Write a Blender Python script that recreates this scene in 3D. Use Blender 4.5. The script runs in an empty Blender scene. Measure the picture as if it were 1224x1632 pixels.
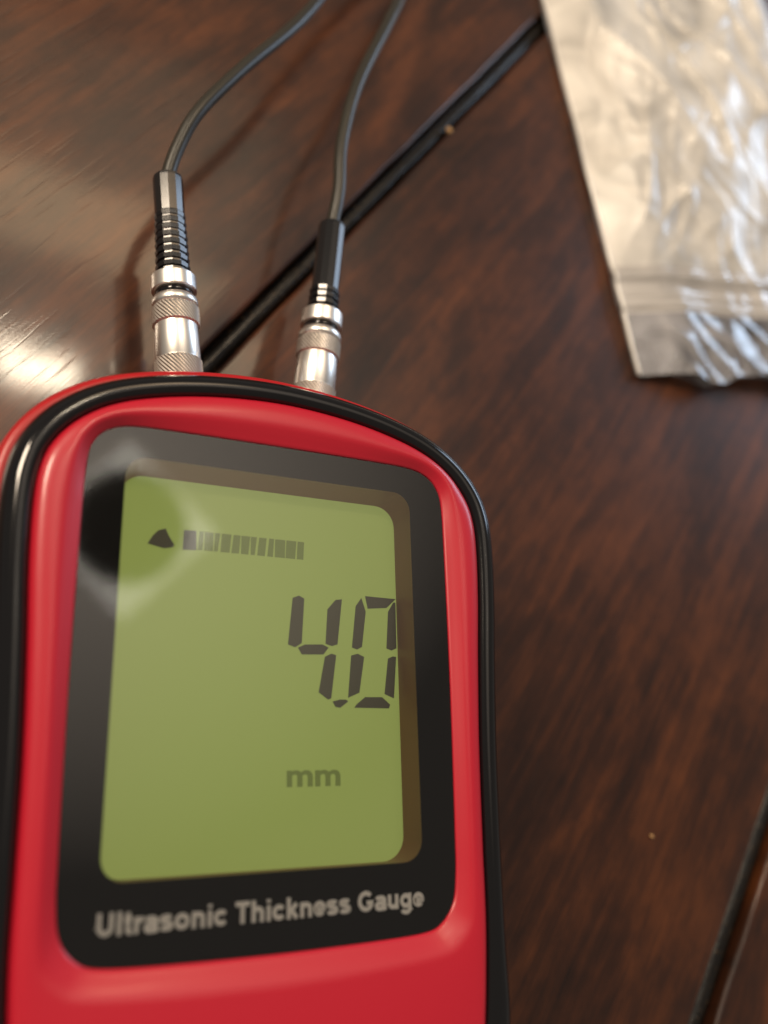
import bpy, bmesh, math, random
from mathutils import Vector, Matrix, noise
random.seed(7)
S = bpy.context.scene
MM = 0.001
PI = math.pi

# ------------------------------------------------------------------ camera
camd = bpy.data.cameras.new("camera")
cam = bpy.data.objects.new("camera", camd)
S.collection.objects.link(cam)
F_PX, PPX, PPY = 1403.385, 612.0, 816.0
vx = Vector((3454 - PPX, 1176 - PPY, F_PX)).normalized()   # table's short axis seen by the lens
vy = Vector((487 - PPX, -3668 - PPY, F_PX)).normalized()   # gauge's long axis seen by the lens
vz = vx.cross(vy)
right = Vector((vx[0], vy[0], vz[0])); up = -Vector((vx[1], vy[1], vz[1])); back = -Vector((vx[2], vy[2], vz[2]))
M = Matrix((right, up, back)).transposed().to_4x4()
M.translation = Vector((-38.187, -12.612, 132.0)) * MM
cam.matrix_world = M
camd.sensor_fit = 'VERTICAL'
camd.sensor_height = 4.8
camd.lens = 4.8 * F_PX / 1632
camd.clip_start = 0.002
camd.clip_end = 50
camd.dof.use_dof = True
camd.dof.focus_distance = 0.123
camd.dof.aperture_fstop = 1.35
S.camera = cam

# ------------------------------------------------------------------ light
w = bpy.data.worlds.new("World"); S.world = w; w.use_nodes = True
bg = w.node_tree.nodes["Background"]
bg.inputs[0].default_value = (0.98, 0.87, 0.76, 1); bg.inputs[1].default_value = 0.16
S.view_settings.view_transform = 'Standard'
S.view_settings.look = 'None'
S.view_settings.exposure = 0.3
S.view_settings.gamma = 1.0

def area(name, pos, aim, size, radiance, col):
    ld = bpy.data.lights.new(name, 'AREA'); ld.shape = 'RECTANGLE'
    ld.size, ld.size_y = size[0] * MM, size[1] * MM
    ld.energy = radiance * PI * ld.size * ld.size_y
    ld.color = col
    o = bpy.data.objects.new(name, ld); S.collection.objects.link(o)
    p = Vector(pos) * MM; o.location = p
    o.rotation_euler = (Vector(aim) * MM - p).to_track_quat('-Z', 'Y').to_euler()
    return o
area("overhead_lamp", (75, 765, 1500), (0, 40, 0), (140, 52), 85, (1.0, 0.84, 0.62))
area("table_haze_fill", (110, 1100, 1500), (0, 40, 0), (400, 150), 5, (1.0, 0.68, 0.38))  # added lamp, no source in view; lays the tan haze on the table
area("table_haze_fill_far", (60, 1340, 1500), (0, 40, 0), (900, 340), 0.7, (1.0, 0.70, 0.42))  # weaker added lamp that softens the far edge of that haze
area("table_haze_fill_side", (345, 900, 1500), (0, 40, 0), (200, 260), 4.0, (1.0, 0.70, 0.42))  # added lamp; the gap beside it leaves the table's dark patch
panel = area("ceiling_stand_in", (150, 600, 1620), (-88, -4, 30), (2600, 2400), 0.092, (1.0, 0.84, 0.68))  # added lamp standing in for the bright ceiling mirrored in the display
panel.data.spread = math.radians(50)
area("warm_window", (-520, 400, 590), (0, 40, 0), (200, 200), 44, (1.0, 0.82, 0.62))
area("cool_window", (1250, 800, 430), (20, 40, 0), (650, 500), 4.4, (0.62, 0.78, 1.0))

# ------------------------------------------------------------------ materials
def mat(name, col, rough=0.5, metal=0.0, coat=0.0, spec=0.5, **kw):
    m = bpy.data.materials.new(name); m.use_nodes = True
    b = m.node_tree.nodes["Principled BSDF"]
    b.inputs["Base Color"].default_value = (*col, 1)
    b.inputs["Roughness"].default_value = rough
    b.inputs["Metallic"].default_value = metal
    b.inputs["Coat Weight"].default_value = coat
    b.inputs["Coat Roughness"].default_value = 0.14
    b.inputs["Specular IOR Level"].default_value = spec
    for k, v in kw.items():
        b.inputs[k.replace('_', ' ')].default_value = v
    return m
def N(m, t, **kw):
    n = m.node_tree.nodes.new(t)
    for k, v in kw.items(): setattr(n, k, v)
    return n
def L(m, a, b): m.node_tree.links.new(a, b)
def bump_noise(m, scale, strength, dist=0.0001, detail=3):
    b = m.node_tree.nodes["Principled BSDF"]
    tc = N(m, "ShaderNodeTexCoord"); n = N(m, "ShaderNodeTexNoise"); bp = N(m, "ShaderNodeBump")
    n.inputs["Scale"].default_value = scale; n.inputs["Detail"].default_value = detail
    bp.inputs["Strength"].default_value = strength; bp.inputs["Distance"].default_value = dist
    L(m, tc.outputs["Object"], n.inputs["Vector"]); L(m, n.outputs["Fac"], bp.inputs["Height"]); L(m, bp.outputs["Normal"], b.inputs["Normal"])
    return m

ANG = math.radians(53.5)                                  # direction of the planks
def wood_material():
    m = mat("dark_stained_wood", (0.05, 0.02, 0.012), 0.3, spec=0.28)
    b = m.node_tree.nodes["Principled BSDF"]
    tc = N(m, "ShaderNodeTexCoord"); oi = N(m, "ShaderNodeObjectInfo")
    add = N(m, "ShaderNodeVectorMath", operation='ADD')
    sc_ = N(m, "ShaderNodeVectorMath", operation='SCALE'); sc_.inputs[0].default_value = (3.1, 1.7, 0)
    L(m, oi.outputs["Random"], sc_.inputs["Scale"])
    L(m, tc.outputs["Object"], add.inputs[0]); L(m, sc_.outputs[0], add.inputs[1])
    def nz(sx, sy, detail=4, rough=0.55, dist=0.0, out="Fac"):
        mp = N(m, "ShaderNodeMapping"); mp.inputs["Scale"].default_value = (sx, sy, 1)
        n = N(m, "ShaderNodeTexNoise"); n.inputs["Scale"].default_value = 1.0
        n.inputs["Detail"].default_value = detail; n.inputs["Roughness"].default_value = rough; n.inputs["Distortion"].default_value = dist
        L(m, add.outputs[0], mp.inputs["Vector"]); L(m, mp.outputs[0], n.inputs["Vector"])
        return n.outputs[out]
    broad = nz(22, 60, 4, 0.6, 0.6)          # cloudy stain
    streak = nz(28, 430, 5, 0.62, 0.5)        # grain streaks, about 2 mm wide
    fine = nz(130, 2600, 3, 0.6)             # fine pores
    blot = nz(170, 260, 3, 0.6, 0.4)         # short mottled flecks
    def mul(a, k):
        n = N(m, "ShaderNodeMath", operation='MULTIPLY'); L(m, a, n.inputs[0]); n.inputs[1].default_value = k; return n.outputs[0]
    def addm(a, c):
        n = N(m, "ShaderNodeMath", operation='ADD'); L(m, a, n.inputs[0]); L(m, c, n.inputs[1]); return n.outputs[0]
    tot = addm(addm(mul(broad, 0.46), mul(streak, 0.30)), addm(mul(fine, 0.12), mul(blot, 0.16)))
    r = N(m, "ShaderNodeValToRGB"); L(m, tot, r.inputs[0])
    e = r.color_ramp.elements
    e[0].position = 0.36; e[0].color = (0.008, 0.0036, 0.0025, 1)
    e[1].position = 0.74; e[1].color = (0.165, 0.049, 0.0135, 1)
    k = e.new(0.49); k.color = (0.038, 0.0118, 0.0046, 1)
    k = e.new(0.60); k.color = (0.088, 0.0260, 0.0072, 1)
    L(m, r.outputs[0], b.inputs["Base Color"])
    # open pores: thin dark dashes pressed into the lacquer
    pore = nz(75, 1300, 2, 0.5)
    pr_ = N(m, "ShaderNodeValToRGB"); L(m, pore, pr_.inputs[0])
    pr_.color_ramp.elements[0].position = 0.30; pr_.color_ramp.elements[1].position = 0.42
    bsum = addm(mul(pr_.outputs[0], 0.45), mul(streak, 0.8))
    bsum = addm(bsum, mul(fine, 0.22))
    bp = N(m, "ShaderNodeBump"); bp.inputs["Strength"].default_value = 0.5; bp.inputs["Distance"].default_value = 0.00008
    L(m, bsum, bp.inputs["Height"]); L(m, bp.outputs[0], b.inputs["Normal"])
    rr = N(m, "ShaderNodeMapRange"); rr.inputs["To Min"].default_value = 0.30; rr.inputs["To Max"].default_value = 0.45
    b.inputs["Coat Weight"].default_value = 0.52; b.inputs["Coat Roughness"].default_value = 0.085
    bc = N(m, "ShaderNodeBump"); bc.inputs["Strength"].default_value = 0.32; bc.inputs["Distance"].default_value = 0.00003
    L(m, bsum, bc.inputs["Height"]); L(m, bc.outputs[0], b.inputs["Coat Normal"])
    L(m, broad, rr.inputs[0]); L(m, rr.outputs[0], b.inputs["Roughness"])
    return m
WOOD = wood_material()
LACQ = bump_noise(mat("black_joint_lacquer", (0.007, 0.006, 0.005), 0.27, spec=0.40), 1300, 0.6, 0.0002)
def worn_joint(m):
    """old lacquer in the joint, worn through to brown in small spots"""
    tc = N(m, "ShaderNodeTexCoord"); n = N(m, "ShaderNodeTexNoise"); n.inputs["Scale"].default_value = 1300; n.inputs["Detail"].default_value = 3
    r = N(m, "ShaderNodeValToRGB"); r.color_ramp.elements[0].position = 0.60; r.color_ramp.elements[0].color = (0.006, 0.005, 0.004, 1)
    r.color_ramp.elements[1].position = 0.78; r.color_ramp.elements[1].color = (0.08, 0.045, 0.018, 1)
    L(m, tc.outputs["Object"], n.inputs["Vector"]); L(m, n.outputs["Fac"], r.inputs[0])
    L(m, r.outputs[0], m.node_tree.nodes["Principled BSDF"].inputs["Base Color"])
worn_joint(LACQ)
RED = bump_noise(mat("red_satin_plastic", (0.49, 0.009, 0.027), 0.38, spec=0.45, coat=0.35), 6000, 0.12, 0.00003)
SHELLRED = bump_noise(mat("dark_red_plastic", (0.42, 0.010, 0.014), 0.33, spec=0.45), 6000, 0.12, 0.00003)
BLACK = mat("glossy_black_rubber", (0.005, 0.005, 0.006), 0.11, spec=0.55)
PRINT = mat("black_screen_print", (0.004, 0.0035, 0.003), 0.5, spec=0.12)
WALLM = mat("brown_recess_plastic", (0.36, 0.14, 0.10), 0.4)
INK = mat("grey_white_ink", (0.95, 0.92, 0.87), 0.6)
SEG = mat("lcd_segment_grey", (0.115, 0.110, 0.080), 0.5)
METAL = mat("brushed_nickel", (0.97, 0.94, 0.89), 0.33, 1.0)
METALK = mat("knurled_nickel", (0.80, 0.74, 0.68), 0.38, 1.0)
BOOT = mat("glossy_black_boot", (0.008, 0.008, 0.009), 0.14, spec=0.5, coat=0.25)
WIRE = mat("olive_black_cable", (0.028, 0.026, 0.020), 0.34, spec=0.5)
CRUMB = mat("tan_crumb", (0.5, 0.3, 0.13), 0.6)
def lcd_mat():
    m = mat("green_lcd", (0.22, 0.26, 0.085), 0.6, spec=0.2)
    b = m.node_tree.nodes["Principled BSDF"]
    b.inputs["Emission Color"].default_value = (0.47, 0.57, 0.14, 1); b.inputs["Emission Strength"].default_value = 0.29
    return m
LCD = lcd_mat()
def lcd_ghost():
    m = bpy.data.materials.new("lcd_faint_print"); m.use_nodes = True; nt = m.node_tree; nt.nodes.clear()
    o = N(m, "ShaderNodeOutputMaterial"); mx = N(m, "ShaderNodeMixShader"); t = N(m, "ShaderNodeBsdfTransparent"); d = N(m, "ShaderNodeBsdfDiffuse")
    d.inputs[0].default_value = (0.045, 0.045, 0.035, 1); mx.inputs[0].default_value = 0.45
    L(m, t.outputs[0], mx.inputs[1]); L(m, d.outputs[0], mx.inputs[2]); L(m, mx.outputs[0], o.inputs[0]); return m
GHOST = lcd_ghost()
def clear_mat():
    m = bpy.data.materials.new("clear_acrylic"); m.use_nodes = True; nt = m.node_tree; nt.nodes.clear()
    o = N(m, "ShaderNodeOutputMaterial"); mx = N(m, "ShaderNodeMixShader"); t = N(m, "ShaderNodeBsdfTransparent"); g = N(m, "ShaderNodeBsdfGlossy")
    fr = N(m, "ShaderNodeFresnel"); fr.inputs[0].default_value = 1.75
    g.inputs["Roughness"].default_value = 0.045
    L(m, fr.outputs[0], mx.inputs[0]); L(m, t.outputs[0], mx.inputs[1]); L(m, g.outputs[0], mx.inputs[2]); L(m, mx.outputs[0], o.inputs[0]); return m
CLEAR = clear_mat()
def film_mat(name, opac, col, rough=0.16, var=0.14):
    """polyethylene film: part clear, part milky, with a soft shine"""
    m = bpy.data.materials.new(name); m.use_nodes = True; nt = m.node_tree; nt.nodes.clear()
    o = N(m, "ShaderNodeOutputMaterial")
    t = N(m, "ShaderNodeBsdfTransparent"); t.inputs[0].default_value = (0.93, 0.93, 0.93, 1)
    d = N(m, "ShaderNodeBsdfDiffuse"); d.inputs[0].default_value = (*col, 1)
    tr = N(m, "ShaderNodeBsdfTranslucent"); tr.inputs[0].default_value = (*col, 1)
    g = N(m, "ShaderNodeBsdfGlossy"); g.inputs["Roughness"].default_value = rough; g.inputs[0].default_value = (1, 1, 1, 1)
    m0 = N(m, "ShaderNodeMixShader"); m0.inputs[0].default_value = 0.12; L(m, d.outputs[0], m0.inputs[1]); L(m, tr.outputs[0], m0.inputs[2])
    m1 = N(m, "ShaderNodeMixShader"); L(m, t.outputs[0], m1.inputs[1]); L(m, m0.outputs[0], m1.inputs[2])
    tc = N(m, "ShaderNodeTexCoord"); n = N(m, "ShaderNodeTexNoise"); n.inputs["Scale"].default_value = 55; n.inputs["Detail"].default_value = 4; n.inputs["Distortion"].default_value = 1.2
    L(m, tc.outputs["Object"], n.inputs["Vector"])
    mr = N(m, "ShaderNodeMapRange"); mr.inputs["From Min"].default_value = 0.3; mr.inputs["From Max"].default_value = 0.7
    mr.inputs["To Min"].default_value = max(0, opac - var); mr.inputs["To Max"].default_value = min(1, opac + var)
    L(m, n.outputs["Fac"], mr.inputs[0]); L(m, mr.outputs[0], m1.inputs[0])
    fr = N(m, "ShaderNodeFresnel"); fr.inputs[0].default_value = 1.9
    m2 = N(m, "ShaderNodeMixShader"); L(m, fr.outputs[0], m2.inputs[0]); L(m, m1.outputs[0], m2.inputs[1]); L(m, g.outputs[0], m2.inputs[2])
    L(m, m2.outputs[0], o.inputs[0]); return m
SEAM = film_mat("folded_plastic_seam", 0.93, (0.97, 0.94, 0.88), 0.2, 0.05)
FILM = film_mat("milky_plastic_film", 0.72, (0.98, 0.95, 0.89), 0.30, 0.28)
LIP = film_mat("clear_plastic_film", 0.26, (0.86, 0.85, 0.90), 0.17, 0.28)
SEAL = film_mat("pressed_zip_plastic", 0.60, (0.92, 0.88, 0.84), 0.16)

# ------------------------------------------------------------------ helpers
def link(name, me, m=None, parent=None, smooth=True):
    if m: me.materials.append(m)
    if smooth:
        for p in me.polygons: p.use_smooth = True
    o = bpy.data.objects.new(name, me); S.collection.objects.link(o)
    if parent: o.parent = parent
    return o
def mesh(name, v, f, m, parent=None, smooth=True):
    me = bpy.data.meshes.new(name); me.from_pydata([Vector(p) * MM for p in v], [], f); me.update()
    bm = bmesh.new(); bm.from_mesh(me); bmesh.ops.recalc_face_normals(bm, faces=bm.faces); bm.to_mesh(me); bm.free()
    return link(name, me, m, parent, smooth)
def tag(o, label=None, cat=None, group=None, kind=None):
    for k, v in (('label', label), ('category', cat), ('group', group), ('kind', kind)):
        if v: o[k] = v
    return o
def empty(name, loc=(0, 0, 0)):
    o = bpy.data.objects.new(name, None); o.empty_display_size = 0.01; S.collection.objects.link(o); o.location = Vector(loc) * MM
    return o
def loft(rings, close=False, caps=(False, False)):
    """rings: lists of equally many points -> verts, faces"""
    n = len(rings[0]); v = [p for r in rings for p in r]; f = []
    for i in range(len(rings) - 1 + (1 if close else 0)):
        a, b = i * n, ((i + 1) % len(rings)) * n
        for j in range(n):
            k = (j + 1) % n
            f.append((a + j, a + k, b + k, b + j))
    if caps[0]: f.append(tuple(range(n)))
    if caps[1]: f.append(tuple((len(rings) - 1) * n + j for j in range(n)))
    return v, f
def spline(pts, n, closed=True):
    """Catmull-Rom through pts, resampled to n points of equal spacing"""
    out = []; k = len(pts); D = 24
    rng = range(k) if closed else range(k - 1)
    for i in rng:
        g = (lambda j: pts[j % k]) if closed else (lambda j: pts[max(0, min(k - 1, j))])
        p0, p1, p2, p3 = (Vector(g(i + d)) for d in (-1, 0, 1, 2))
        for s in range(D):
            t = s / D
            out.append(0.5 * ((2 * p1) + (-p0 + p2) * t + (2 * p0 - 5 * p1 + 4 * p2 - p3) * t * t + (-p0 + 3 * p1 - 3 * p2 + p3) * t ** 3))
    if not closed: out.append(Vector(pts[-1]))
    if closed: out.append(out[0].copy())
    cum = [0]
    for a, b in zip(out, out[1:]): cum.append(cum[-1] + (b - a).length)
    tot = cum[-1]; res = []; j = 0
    for i in range(n):
        d = tot * i / (n if closed else n - 1)
        while j < len(cum) - 2 and cum[j + 1] < d: j += 1
        t = (d - cum[j]) / max(1e-9, cum[j + 1] - cum[j])
        res.append(out[j].lerp(out[j + 1], min(1, t)))
    return res
def radial(pts, n, c=(0, 0)):
    """resample a star-shaped closed outline by angle round c"""
    c = Vector(c); q = []
    for p in pts:
        d = Vector(p) - c; q.append((math.atan2(d.y, d.x), d.length))
    q.sort(); res = []
    for i in range(n):
        a = -PI + 2 * PI * i / n
        for k in range(len(q)):
            a0, r0 = q[k - 1]; a1, r1 = q[k]
            if k == 0: a0 -= 2 * PI
            if a0 <= a <= a1: break
        else:
            a0, r0 = q[-1]; a1, r1 = q[0]; a1 += 2 * PI
        # straight-line interpolation between the two boundary points
        P0 = Vector((math.cos(a0), math.sin(a0))) * r0; P1 = Vector((math.cos(a1), math.sin(a1))) * r1
        d = Vector((math.cos(a), math.sin(a))); e = P1 - P0
        den = d.x * e.y - d.y * e.x
        s = (P0.x * e.y - P0.y * e.x) / den if abs(den) > 1e-9 else r0
        res.append(c + d * s)
    return res
def offset(pts, d):
    """outward offset of a closed outline (counter-clockwise)"""
    n = len(pts); res = []
    for i in range(n):
        t = (pts[(i + 1) % n] - pts[i - 1]); t = t.normalized()
        res.append(Vector((pts[i].x + t.y * d, pts[i].y - t.x * d)))
    return res
def zring(pts, z): return [(p.x, p.y, z) for p in pts]
def rrect(x0, y0, x1, y1, r, seg=10):
    out = []
    for cx, cy, a0 in ((x1 - r, y1 - r, 0), (x0 + r, y1 - r, 90), (x0 + r, y0 + r, 180), (x1 - r, y0 + r, 270)):
        for i in range(seg + 1):
            a = math.radians(a0 + 90 * i / seg); out.append((cx + r * math.cos(a), cy + r * math.sin(a)))
    return out

# ------------------------------------------------------------------ table
table = tag(empty("wooden_table"), "dark brown stained plank table top with black grooves between the boards", "table")
U = Vector((math.cos(ANG), math.sin(ANG))); V = Vector((math.sin(ANG), -math.cos(ANG)))   # along and across the boards
def plank(v0, v1, label=None):
    """a board from across-coordinate v0 to v1 (mm), eased edges, top at z=0"""
    prof = [(v0, -18), (v0, -2.2)]
    for a in range(0, 91, 15):
        t = math.radians(a); prof.append((v0 + 0.8 - 0.8 * math.cos(t), -0.8 + 0.8 * math.sin(t)))
    for k in range(1, 24): prof.append((v0 + 0.8 + (v1 - v0 - 1.6) * k / 24, 0.12 * noise.noise(Vector((k * 0.7, v0, 0)))))
    for a in range(90, -1, -15):
        t = math.radians(a); prof.append((v1 - 0.8 + 0.8 * math.cos(t), -0.8 + 0.8 * math.sin(t)))
    prof += [(v1, -2.2), (v1, -18)]
    n = len(prof); L0, L1, K = -520, 560, 270
    v = []; f = []
    for i in range(K + 1):
        l = L0 + (L1 - L0) * i / K
        for j, (a, z) in enumerate(prof):
            wob = 0.0
            if j < 10 or j > n - 11:      # worn, slightly ragged arris
                wob = 0.22 * noise.noise(Vector((l * 0.12, v0 + (0 if j < 10 else 50), 0))) + 0.16 * noise.noise(Vector((l * 0.55, v0 + (9 if j < 10 else 70), 3)))
            v.append((l, a + wob, z))
    for i in range(K):
        for j in range(n - 1):
            a = i * n + j; f.append((a, a + 1, a + n + 1, a + n))
    f.append(tuple(range(n))); f.append(tuple(K * n + j for j in range(n)))
    me = bpy.data.meshes.new("plank"); me.from_pydata([Vector(p) * MM for p in v], [], f); me.update()
    bm = bmesh.new(); bm.from_mesh(me); bmesh.ops.recalc_face_normals(bm, faces=bm.faces); bm.to_mesh(me); bm.free()
    o = link("plank", me, WOOD, table)
    # board frame: local x along the board, local y across it (to the lower right)
    o.matrix_local = Matrix(((U.x, V.x, 0, 0), (U.y, V.y, 0, 0), (0, 0, -1, 0), (0, 0, 0, 1))) @ Matrix.Scale(-1, 4, (0, 0, 1))
    return o
plank(-176, -37.4, "")
plank(-33.4, 103.0)
plank(108.2, 246)
def joint(v0, v1, name="groove_floor"):
    """rounded lacquered floor of the joint between two boards"""
    v = []; f = []; K = 240; W = 9
    for i in range(K + 1):
        l = -520 + 1080 * i / K
        for j in range(W + 1):
            t = j / W; a = v0 + (v1 - v0) * t
            z = -3.2 + 1.9 * math.sin(PI * t) ** 0.8 + 0.25 * noise.noise(Vector((l * 0.15, a, 1))) + 0.12 * noise.noise(Vector((l * 0.6, a * 1.5, 1)))
            p = U * l + V * a; v.append((p.x, p.y, z))
    for i in range(K):
        for j in range(W):
            a = i * (W + 1) + j; f.append((a, a + 1, a + W + 2, a + W + 1))
    return mesh(name, v, f, LACQ, table)
joint(-37.9, -32.9); joint(102.5, 108.7)

# ------------------------------------------------------------------ gauge
gauge = tag(empty("thickness_gauge"), "red handheld ultrasonic thickness gauge with black rim and green display", "gauge")
NP = 420
half = [(0, 37.0), (8, 36.5), (15.3, 35.2), (21.3, 33.2), (25.6, 30.4), (28.3, 27.1), (29.5, 23.6), (29.8, 19), (29.6, 12), (29.0, 3), (28.4, -8), (28.1, -20),
        (27.9, -29), (27.3, -37), (26.4, -46), (25.8, -60), (24.5, -70), (20, -76), (10, -78.4)]
full = half + [(0, -78.8)] + [(-x, y) for x, y in reversed(half[1:])]
full = [(x, y) for x, y in full][::-1]                         # counter-clockwise
dense = spline(full, 1200)
FACE = radial(dense, NP)
# panel outline: slightly crowned top and bottom
ph = [(0, 30.8), (12, 30.75), (19, 30.55), (22.0, 29.7), (23.6, 28.1), (24.3, 25.4), (24.45, 18), (24.4, 0), (24.1, -18), (23.9, -23.5), (23.3, -26.6), (21.6, -28.7), (19.2, -29.6), (12, -29.95), (0, -30.1)]
pf = (ph + [(-x, y) for x, y in reversed(ph[1:-1])])[::-1]
PANEL = radial(spline(pf, 1200), NP)
OPEN = radial(rrect(-19.75, -21.5, 19.3, 26.75, 2.6), NP)
def toward(A, B, d, dmax, share):
    """move each point of A towards B by d (mm), squeezed where the two outlines run close"""
    res = []
    for a, b in zip(A, B):
        g = (b - a).length; k = min(1.0, g * share / dmax); res.append(a + (b - a) * (d * k / g))
    return res
inn = [zring(toward(PANEL, FACE, o_, 3.6, 0.52), z) for o_, z in ((0.0, 28.9), (0.0, 29.35), (0.12, 29.5), (0.45, 29.62), (1.2, 29.92), (2.2, 30.34), (2.9, 30.55), (3.6, 30.6))]
out_ = [zring(toward(FACE, PANEL, o_, 2.0, 0.40), z) for o_, z in ((2.0, 30.55), (1.2, 30.42), (0.6, 30.15), (0.2, 29.75), (0.0, 29.2))] + [zring(offset(FACE, 0.1), 28.2)]
v, f = loft(inn + out_)
mesh("front_bezel", v, f, RED, gauge)
def bumpy(pts, d, p, z):
    """rubber rim, thicker where the side grip starts"""
    res = []
    for q, r in zip(offset(pts, d), pts):
        k = math.exp(-((r.y + 41) / 7.5) ** 2) * 0.9
        s = 1 + (k * p) / max(1, abs(r.x)); res.append((q.x * s if abs(r.x) > 15 else q.x, q.y, z))
    return res
rim = [bumpy(FACE, o_, (1 if o_ > 1 else 0), z) for o_, z in ((-0.05, 28.3), (0.0, 29.1), (0.3, 29.75), (0.9, 30.15), (1.6, 30.2), (2.3, 29.9), (2.9, 29.3), (3.4, 28.4), (3.6, 27.2), (3.4, 25.2), (2.6, 24.4))]
v, f = loft(rim)
mesh("rubber_rim", v, f, BLACK, gauge)
def shell_ring(d, z):
    """the red shell stands out at the head of the gauge and tucks in under the rim along its sides"""
    res = []
    for q, r in zip(offset(FACE, d), FACE):
        k = min(1, max(0, (20 - r.y) / 12)); res.append((q.x - math.copysign(1.9 * k * min(1, d / 4) if d > 0 else 0, q.x), q.y, z))
    return res
sh = [shell_ring(o_, z) for o_, z in ((2.7, 26.6), (3.7, 27.1), (4.4, 27.0), (4.9, 26.2), (5.2, 24), (5.1, 18), (4.5, 12), (3.9, 7), (2.6, 3), (0.6, 0.6), (-2, 0.05))]
v, f = loft(sh, caps=(False, True))
mesh("back_shell", v, f, SHELLRED, gauge)
# printed border round the display window
v, f = loft([zring(offset(PANEL, -0.02), 29.12), zring(OPEN, 29.12)])
border = mesh("display_border", v, f, PRINT, gauge, smooth=False)
ins = radial(rrect(-19.6, -21.6, 19.0, 25.9, 3.0), NP)
v, f = loft([zring(OPEN, 29.12), zring(OPEN, 28.4), zring(ins, 24.75)])
mesh("recess_wall", v, f, WALLM, gauge)
v = zring(ins, 24.8); c0 = len(v); v.append((0, 0, 24.8)); f = [(i, (i + 1) % NP, c0) for i in range(NP)]
lcd = mesh("lcd_screen", v, f, LCD, gauge, smooth=False)
v = zring(offset(PANEL, -0.04), 29.34); v.append((0, 0, 29.34)); f = [(i, (i + 1) % NP, NP) for i in range(NP)]
mesh("clear_cover", v, f, CLEAR, gauge, smooth=False)

segs = [[(3.51, 11.62), (4.4, 12.0), (5.16, 11.63), (4.81, 5.69), (3.9, 5.1), (2.89, 5.43)],
        [(9.71, 11.78), (10.65, 11.93), (9.92, 5.76), (9.1, 5.5), (8.19, 5.76), (8.50, 10.41)],
        [(4.28, 5.09), (5.25, 5.54), (7.74, 5.66), (8.64, 5.28), (7.88, 4.34), (4.81, 4.21)],
        [(13.58, 12.32), (12.70, 11.12), (12.04, 5.44), (12.8, 5.2), (13.53, 5.59), (14.21, 10.44)],
        [(14.16, 12.62), (18.9, 12.53), (17.42, 11.17), (14.51, 10.89)],
        [(18.5, 12.0), (18.85, 12.04), (18.8, 5.63), (18.0, 5.3), (17.25, 5.54), (17.65, 10.65)],
        [(8.09, 4.05), (9.0, 4.5), (9.72, 4.33), (8.94, -1.33), (8.49, -1.50), (7.17, -0.59)],
        [(11.90, 4.37), (12.9, 4.65), (13.83, 4.25), (13.03, -0.51), (11.37, -1.20)],
        [(9.12, -1.73), (10.2, -1.45), (11.10, -1.45), (11.37, -1.69), (10.23, -2.51), (9.55, -2.42)],
        [(13.85, -1.07), (16.38, -1.02), (17.58, -1.99), (17.38, -2.49), (12.23, -2.48), (12.64, -1.99)],
        [(17.44, 4.18), (18.2, 4.5), (18.7, 4.45), (18.18, -1.15), (16.77, -0.60)]]
def plate(name, poly, z, th, m, parent):
    n = len(poly); v = [(x, y, z) for x, y in poly] + [(x, y, z + th) for x, y in poly]
    f = [tuple(range(n, 2 * n))] + [(i, (i + 1) % n, n + (i + 1) % n, n + i) for i in range(n)]
    return mesh(name, v, f, m, parent, smooth=False)
for s in segs: plate("digit_segment", s, 24.86, 0.03, SEG, lcd)
plate("pointer_icon", [(-15.79, 17.13), (-15.2, 18.2), (-14.56, 18.96), (-13.6, 19.3), (-13.2, 18.4), (-12.43, 17.30), (-12.6, 16.95), (-13.67, 16.69)], 24.86, 0.03, SEG, lcd)
plate("bar_block", [(-11.3, 19.35), (-9.7, 19.42), (-9.6, 16.85), (-11.37, 16.75)], 24.86, 0.03, SEG, lcd)
# the faint row of characters beside the pointer: too blurred in the picture to read
bars = tag(empty("character_row"), None); bars.parent = lcd
x = -9.45
rnd = random.Random(3)
while x < 4.9:
    wd = rnd.uniform(0.5, 1.6)
    plate("character_block", [(x, 16.93), (x + rnd.uniform(0, 0.3), 19.4), (x + wd, 19.4), (x + wd - rnd.uniform(0, 0.3), 16.93)], 24.86, 0.02, GHOST, lcd)
    x += wd + rnd.uniform(0.02, 0.12)
bpy.data.objects.remove(bars)

def text(name, body, x0, x1, y, height, z, m, parent, bold=0.0, shear=0.0):
    cu = bpy.data.curves.new(name, 'FONT'); cu.body = body; cu.size = 1.0; cu.offset = bold; cu.shear = shear
    cu.resolution_u = 4
    t = bpy.data.objects.new(name, cu); S.collection.objects.link(t)
    bpy.context.view_layer.update()
    me = bpy.data.meshes.new_from_object(t.evaluated_get(bpy.context.evaluated_depsgraph_get()))
    bpy.data.objects.remove(t)
    xs = [q.co.x for q in me.vertices]; ys = [q.co.y for q in me.vertices]
    sx = (x1 - x0) / (max(xs) - min(xs)); mx_ = min(xs); sy = height / (max(ys) if body[0] != 'm' else max(ys) - min(ys))
    base = 0 if body[0] != 'm' else min(ys)
    for q in me.vertices:
        q.co = Vector((x0 + (q.co.x - mx_) * sx, y + (q.co.y - base) * sy, z)) * MM
    me.materials.clear()
    return link(name, me, m, parent, smooth=False)
def arc(cx, cy, rx, ry, a0, a1, n=14):
    return [(cx + rx * math.cos(math.radians(a0 + (a1 - a0) * i / n)), cy + ry * math.sin(math.radians(a0 + (a1 - a0) * i / n))) for i in range(n + 1)]
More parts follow.
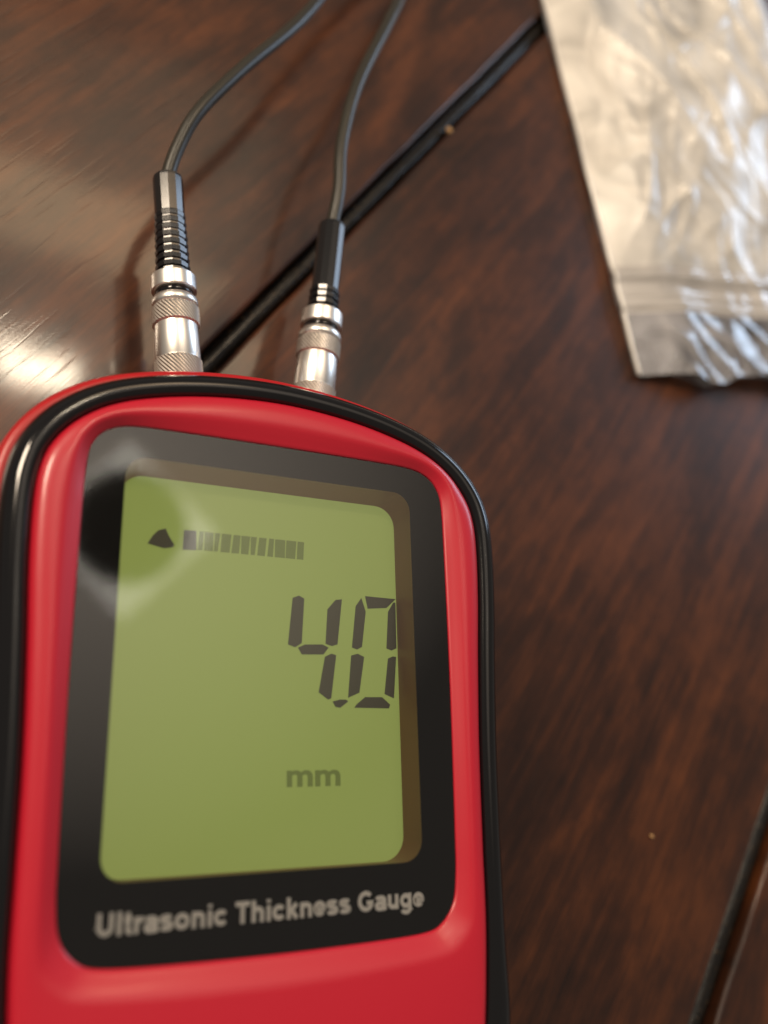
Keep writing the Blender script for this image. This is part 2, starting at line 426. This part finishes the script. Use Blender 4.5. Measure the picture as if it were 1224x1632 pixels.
# plain bold sans letters as centre-line strokes; cap height 0.716, x-height 0.52, stem 0.14
SW = 0.165; HX = 0.52 - SW / 2; B0 = SW / 2; HC = 0.716 - SW / 2
def bowl(cx, rx, a0=0, a1=360): return arc(cx, 0.26, rx, HX - 0.26, a0, a1, 24)
GL = {
 'U': (0.722, [[(0.145, 0.716), (0.145, 0.28)] + arc(0.361, 0.28, 0.216, 0.28 - B0, 180, 360, 16) + [(0.577, 0.716)]]),
 'l': (0.278, [[(0.139, 0), (0.139, 0.716)]]),
 't': (0.333, [[(0.165, 0.68), (0.165, 0.15)] + arc(0.245, 0.15, 0.08, 0.15 - B0 + 0.01, 180, 275, 6) + [(0.315, 0.07)], [(0.02, 0.465), (0.305, 0.465)]]),
 'r': (0.389, [[(0.135, 0), (0.135, 0.52)], arc(0.31, 0.27, 0.165, HX - 0.27, 175, 80, 8) + [(0.385, HX - 0.01)]]),
 'a': (0.556, [arc(0.27, 0.36, 0.185, HX - 0.36, 170, 0, 12) + [(0.455, 0.10), (0.49, 0.0)], [(0.45, 0.27), (0.24, 0.25)] + arc(0.215, 0.155, 0.125, 0.095, 110, 270, 10) + [(0.32, 0.065), (0.45, 0.15)]]),
 's': (0.556, [arc(0.275, 0.375, 0.18, HX - 0.375, 20, 180, 12) + [(0.12, 0.33), (0.30, 0.265), (0.44, 0.21)] + arc(0.275, 0.15, 0.185, 0.15 - B0, 10, -165, 12)]),
 'o': (0.611, [bowl(0.305, 0.205)]),
 'n': (0.611, [[(0.14, 0), (0.14, 0.52)], arc(0.31, 0.32, 0.165, HX - 0.32, 170, 0, 12) + [(0.475, 0)]]),
 'i': (0.278, [[(0.139, 0), (0.139, 0.52)], [(0.139, 0.60), (0.139, 0.716)]]),
 'c': (0.556, [bowl(0.29, 0.20, 38, 322)]),
 'T': (0.611, [[(0.02, HC), (0.59, HC)], [(0.305, HC), (0.305, 0)]]),
 'h': (0.611, [[(0.14, 0), (0.14, 0.716)], arc(0.31, 0.32, 0.165, HX - 0.32, 170, 0, 12) + [(0.475, 0)]]),
 'k': (0.556, [[(0.135, 0), (0.135, 0.716)], [(0.14, 0.20), (0.47, 0.50)], [(0.25, 0.28), (0.48, 0.02)]]),
 'e': (0.556, [[(0.10, 0.24), (0.465, 0.24)] + arc(0.28, 0.26, 0.19, HX - 0.26, 0, 320, 20)]),
 'G': (0.778, [arc(0.385, 0.358, 0.285, HC - 0.358, 42, 330, 26) + [(0.64, 0.30), (0.42, 0.30)]]),
 'u': (0.611, [[(0.14, 0.52), (0.14, 0.20)] + arc(0.30, 0.20, 0.16, 0.20 - B0, 180, 350, 12), [(0.47, 0.52), (0.47, 0)]]),
 'g': (0.611, [bowl(0.29, 0.19), [(0.475, 0.52), (0.475, -0.02)] + arc(0.29, -0.02, 0.185, 0.12, 0, -165, 12)]),
}
def lettering(name, body, x0, x1, y, cap, z, m, parent):
    adv = sum(GL[c][0] if c != ' ' else 0.278 for c in body); kx = (x1 - x0) / adv; ky = cap / 0.716
    v = []; f = []; pen = 0.0; lay = 0
    for c in body:
        if c == ' ': pen += 0.278; continue
        wd, strokes = GL[c]
        for st in strokes:
            pts = [Vector(p) for p in st]; n = len(pts); b0 = len(v); lay += 1
            for i, p in enumerate(pts):
                t0 = (pts[i] - pts[i - 1]).normalized() if i else (pts[1] - pts[0]).normalized()
                t1 = (pts[i + 1] - pts[i]).normalized() if i < n - 1 else t0
                t = (t0 + t1).normalized(); nn = Vector((-t.y, t.x)); k = SW / 2 / max(0.5, abs(t.dot(t0)))
                for sgn in (1, -1):
                    q = p + nn * sgn * k; v.append((x0 + (pen + q.x) * kx, y + q.y * ky, z + 0.004 * (lay % 3)))
            for i in range(n - 1): a_ = b0 + 2 * i; f.append((a_, a_ + 1, a_ + 3, a_ + 2))
        pen += wd
    return mesh(name, v, f, m, parent, smooth=False)
lettering("lettering", "Ultrasonic Thickness Gauge", -19.9, 19.3, -26.65, 2.3, 29.15, INK, border)
text("unit_lettering", "mm", 2.83, 10.15, -12.25, 2.0, 24.87, GHOST, lcd, bold=0.03)

# ------------------------------------------------------------------ cables with their plugs
def frame_from(d):
    d = Vector(d).normalized(); a = d.cross(Vector((0, 0, 1))).normalized(); b = a.cross(d).normalized(); return d, a, b
def lathe(name, p0, d, prof, m, parent, seg=40, smooth=True, knurl=None, flat=None):
    d, a, b = frame_from(d); p0 = Vector(p0); rings = []
    for i, (s, r) in enumerate(prof):
        ring = []
        for j in range(seg):
            t = 2 * PI * (j + 0.5) / seg; rr = r
            if knurl and 0 < i < len(prof) - 1 and (j + i) % 2: rr -= knurl
            ring.append(p0 + d * s + (a * math.cos(t) + b * math.sin(t)) * rr)
        rings.append(ring)
    v, f = loft(rings, caps=(True, True)); return mesh(name, v, f, m, parent, smooth)
def tube(name, pts, r, m, parent, seg=20, n=160):
    c = spline(pts, n, closed=False); rings = []; b = Vector((0, 0, 1))
    for i, p in enumerate(c):
        t = (c[min(i + 1, n - 1)] - c[max(i - 1, 0)]).normalized()
        a = t.cross(b).normalized(); bb = a.cross(t).normalized()
        rings.append([p + (a * math.cos(2 * PI * j / seg) + bb * math.sin(2 * PI * j / seg)) * r for j in range(seg)])
    v, f = loft(rings, caps=(True, True)); return mesh(name, v, f, m, parent)
def plug(base, d, label, path, boot_ribs):
    root = tag(empty("probe_cable", base), label, "cable", "two probe cables plugged into the gauge")
    inv = Vector(base)
    P0 = Vector((0, 0, 0))
    conn = lathe("plug_barrel", P0, d, [(-3, 3.0), (0, 3.25), (2.6, 3.25), (2.9, 3.2), (3.1, 3.3), (8.6, 3.15), (8.9, 3.1), (11.8, 3.1), (12.5, 2.9), (13.1, 2.5)], METAL, root)
    lathe("knurled_ring", P0, d, [(-1.0, 3.2)] + [(-0.6 + 0.33 * i, 3.48) for i in range(11)] + [(2.9, 3.2)], METALK, conn, seg=72, smooth=False, knurl=0.13)
    lathe("knurled_ring", P0, d, [(8.4, 3.2)] + [(8.6 + 0.33 * i, 3.50) for i in range(9)] + [(11.5, 3.2)], METALK, conn, seg=72, smooth=False, knurl=0.13)
    lathe("shoulder_ring", P0, d, [(11.5, 3.3), (12.0, 3.42), (12.6, 3.38), (13.0, 3.15), (13.15, 2.7)], METAL, conn)
    lathe("insulator_ring", P0, d, [(12.9, 2.75), (14.5, 2.75)], BLACK, root)
    lathe("metal_collar", P0, d, [(14.1, 2.9), (14.11, 3.22), (14.17, 3.31), (14.24, 3.34), (14.34, 3.345), (16.38, 3.335), (16.48, 3.33), (16.55, 3.29), (16.59, 3.2), (16.6, 2.4)], METAL, root)
    # moulded boot: twelve flats, ribbed in the middle
    pr = [(16.4, 2.5), (16.5, 2.62)]
    s = 17.2
    pr.append((s, 2.62))
    for k in range(boot_ribs):
        pr += [(s + 0.12, 2.2), (s + 0.38, 2.2), (s + 0.50, 2.50 - 0.03 * k), (s + 1.12, 2.60 - 0.03 * k), (s + 1.2, 2.5 - 0.03 * k)]; s += 1.25
    end = 34.0
    pr += [(s + 0.1, 2.25), (end - 0.5, 2.28), (end - 0.12, 2.27), (end, 2.2), (end, 1.1)]
    lathe("cable_boot", P0, d, pr, BOOT, root, seg=12, smooth=False)
    dd = Vector(d).normalized()
    tube("cable_wire", [P0 + dd * 30, P0 + dd * 34.2] + [Vector(p) - inv for p in path], 1.12, WIRE, root)
    return root
plug((-10.6, 44.6, 15.6), (-0.095, 1, -0.005), "left black cable with ribbed boot and silver plug, in the gauge's left socket",
     [(-12.4, 85.0, 16.3), (-9.6, 91.8, 17.2), (-2.8, 102.9, 17.0), (5.6, 115.4, 16.0), (9.8, 122.6, 15.2), (16.5, 135.6, 13), (27, 152, 9), (50, 185, 3), (90, 240, 1.2)], 8)
plug((10.2, 44.2, 15.6), (0.112, 1, -0.005), "right black cable with smoother boot and silver plug, in the gauge's right socket",
     [(15.0, 85.2, 16.2), (15.6, 95.0, 16.4), (18.8, 108.6, 16.4), (25.7, 126.0, 15.0), (29.6, 135.6, 13.6), (36, 151, 10), (52, 180, 4), (96, 236, 1.2)], 3)

# ------------------------------------------------------------------ plastic bag
bag = tag(empty("plastic_bag", (94.2, 72.6, 0)), "crumpled clear plastic zip bag lying on the table", "bag")
bu = Vector((0.987, 0.163)); bv = Vector((-0.163, 0.987))
BW, BL = 92.0, 150.0
def ridge(x, y, ang, fx, fy, seed, pw=1.0):
    c, s = math.cos(ang), math.sin(ang); a, b = x * c + y * s, -x * s + y * c
    q = noise.noise(Vector((a * fx, b * fy, seed)))
    return (1 - abs(q) * 2.2) if pw == 1 else max(0, 1 - abs(q) * 2.6) ** pw
def fold(x, y):
    """height of the crumples in mm at bag-local x, y"""
    wx = x + 5 * noise.noise(Vector((x * 0.045, y * 0.045, 4))); wy = y + 5 * noise.noise(Vector((x * 0.045, y * 0.045, 9)))
    h = 3.6 * noise.noise(Vector((wx * 0.040, wy * 0.022, 1)))
    h += 1.3 * ridge(wx, wy, 0.38, 0.060, 0.016, 2, 2)
    h += 1.0 * ridge(wx, wy, -0.55, 0.070, 0.020, 5, 3)
    h += 0.28 * ridge(wx, wy, 0.75, 0.11, 0.028, 8, 5)
    h += 0.22 * ridge(wx, wy, -0.15, 0.13, 0.030, 17, 6)
    h += 0.12 * ridge(wx, wy, 1.35, 0.16, 0.05, 23, 4)
    h += 0.08 * noise.noise(Vector((wx * 0.26, wy * 0.14, 3)))
    return h
def film_point(x, y, side):
    ex = min(x, BW - x)                                  # distance to the sealed edge
    e = max(0, ex) / 12.5; e = e if e < 0.8 else 1 - 0.2 * math.exp(-(e - 0.8) / 0.2)
    zipz = math.exp(-((y - 20.5) / 7.5) ** 2)            # pressed flat along the zip
    lip = 1 / (1 + math.exp((y - 14) / 2.0))
    body = 1 / (1 + math.exp(-(y - 33) / 5.0))
    puff = 2.6 * body + 1.6
    wr = fold(x, y) * (0.25 + 0.95 * body)
    wr += 0.5 * zipz * noise.noise(Vector((x * 0.035, y * 0.3, 6)))
    wr += lip * (1.6 * noise.noise(Vector((x * 0.10, y * 0.05, 12))) + 0.9 * ridge(x, y, 0.75, 0.12, 0.03, 14, 2))
    calm = min(1, ex / 17) ** 2
    top = 1.1 + (puff + 1.0) * e + wr * (0.10 + 0.90 * calm) * min(1, e)
    for c, wd, hh in ((17.0, 0.9, 0.5), (19.5, 0.8, 0.25), (24.4, 1.3, 0.6)):    # pressed zip ridges
        top += hh * math.exp(-((y - c - 0.5 * noise.noise(Vector((x * 0.05, c, 1)))) / wd) ** 2)
    if side: z = max(0.75, top)
    else: z = 0.25 + 0.10 * e * (1 + noise.noise(Vector((x * 0.1, y * 0.1, 20))))
    x2 = x + 0.35 * noise.noise(Vector((y * 0.07, side, 2))) * math.exp(-ex / 6)
    y2 = y
    if y < 14:                                           # wavy cut at the mouth
        k = (14 - y) / 14; cut = -2.6 * max(0, math.sin((x - 14) / 16 * PI)) ** 1.5 * (1 if 14 < x < 60 else 0) + 0.7 * noise.noise(Vector((x * 0.09, side * 3, 0)))
        y2 = y + k * (cut + (0.9 if not side else 0))
    return x2, y2, z
def film(side, y0, y1, name, m, nx=190, ny=None, dz=0.0):
    ny = ny or int((y1 - y0) * 2.0) + 2
    v = []; f = []
    for j in range(ny + 1):
        for i in range(nx + 1):
            x, y, z = film_point(BW * i / nx, y0 + (y1 - y0) * j / ny, side)
            p = bu * x + bv * y; v.append((p.x, p.y, z + dz))
    for j in range(ny):
        for i in range(nx):
            a = j * (nx + 1) + i; f.append((a, a + 1, a + nx + 2, a + nx + 1))
    return mesh(name, v, f, m, bag)
film(1, 27, BL, "front_film", FILM)
film(0, 27, BL, "back_film", LIP, nx=60)
film(1, 0, 15.2, "opening_flap", LIP)
film(0, 0, 27, "back_flap", LIP, nx=60)
film(1, 15.2, 27, "zip_band", SEAL, ny=72)
def edge_seal():
    pts = []
    for j in range(120):
        x, yy, z = film_point(0.15, 0.3 + (BL - 0.6) * j / 119, 1); p = bu * x + bv * yy; pts.append((p.x, p.y, z + 0.1))
    return tube("side_seam", pts, 0.42, SEAM, bag, seg=8, n=240)
edge_seal()

# ------------------------------------------------------------------ unseen ceiling fixture added for its reflection in the display cover
DIFF = mat("pale_glow_plate", (0.7, 0.68, 0.62), 0.6)
DIFF.node_tree.nodes["Principled BSDF"].inputs["Emission Color"].default_value = (1.0, 0.93, 0.82, 1)
DIFF.node_tree.nodes["Principled BSDF"].inputs["Emission Strength"].default_value = 2.2  # plate made to glow so its reflection shows as a bright diamond
fx = tag(empty("added_ceiling_fixture", (235, 422, 1400)), "square pale ceiling lamp with a dark round centre, mirrored in the display's top left corner", "ceiling fixture")
a = math.radians(40)
q = [(155 * math.cos(a + k * PI / 2 + 0.9), 155 * math.sin(a + k * PI / 2 + 0.9)) for k in range(4)]
plate("glow_plate", q, 0, 22, DIFF, fx)
lathe("round_disc", (0, 0, 0), (0, 0.0001, -1), [(-2, 100), (18, 98), (30, 88), (34, 20)], mat("dark_disc", (0.012, 0.011, 0.010), 0.6), fx, seg=48)

# ------------------------------------------------------------------ crumbs
def crumb(x, y, r, label, z=0.3):
    bm = bmesh.new(); bmesh.ops.create_icosphere(bm, subdivisions=2, radius=r * MM)
    for q in bm.verts: q.co *= 1 + 0.35 * noise.noise(q.co * 3000 + Vector((x, y, 0))); q.co.x *= 1.6
    me = bpy.data.meshes.new("crumb"); bm.to_mesh(me); bm.free()
    o = link("crumb", me, CRUMB); o.location = Vector((x, y, z)) * MM; o.rotation_euler = (0, 0, x)
    return tag(o, label, "crumb")
crumb(49.2, 123.2, 0.55, "tiny tan crumb caught in the groove left of the plastic bag", -0.5)
crumb(84.1, -22.5, 0.28, "tiny orange crumb on the open boards right of the gauge", 0.2)
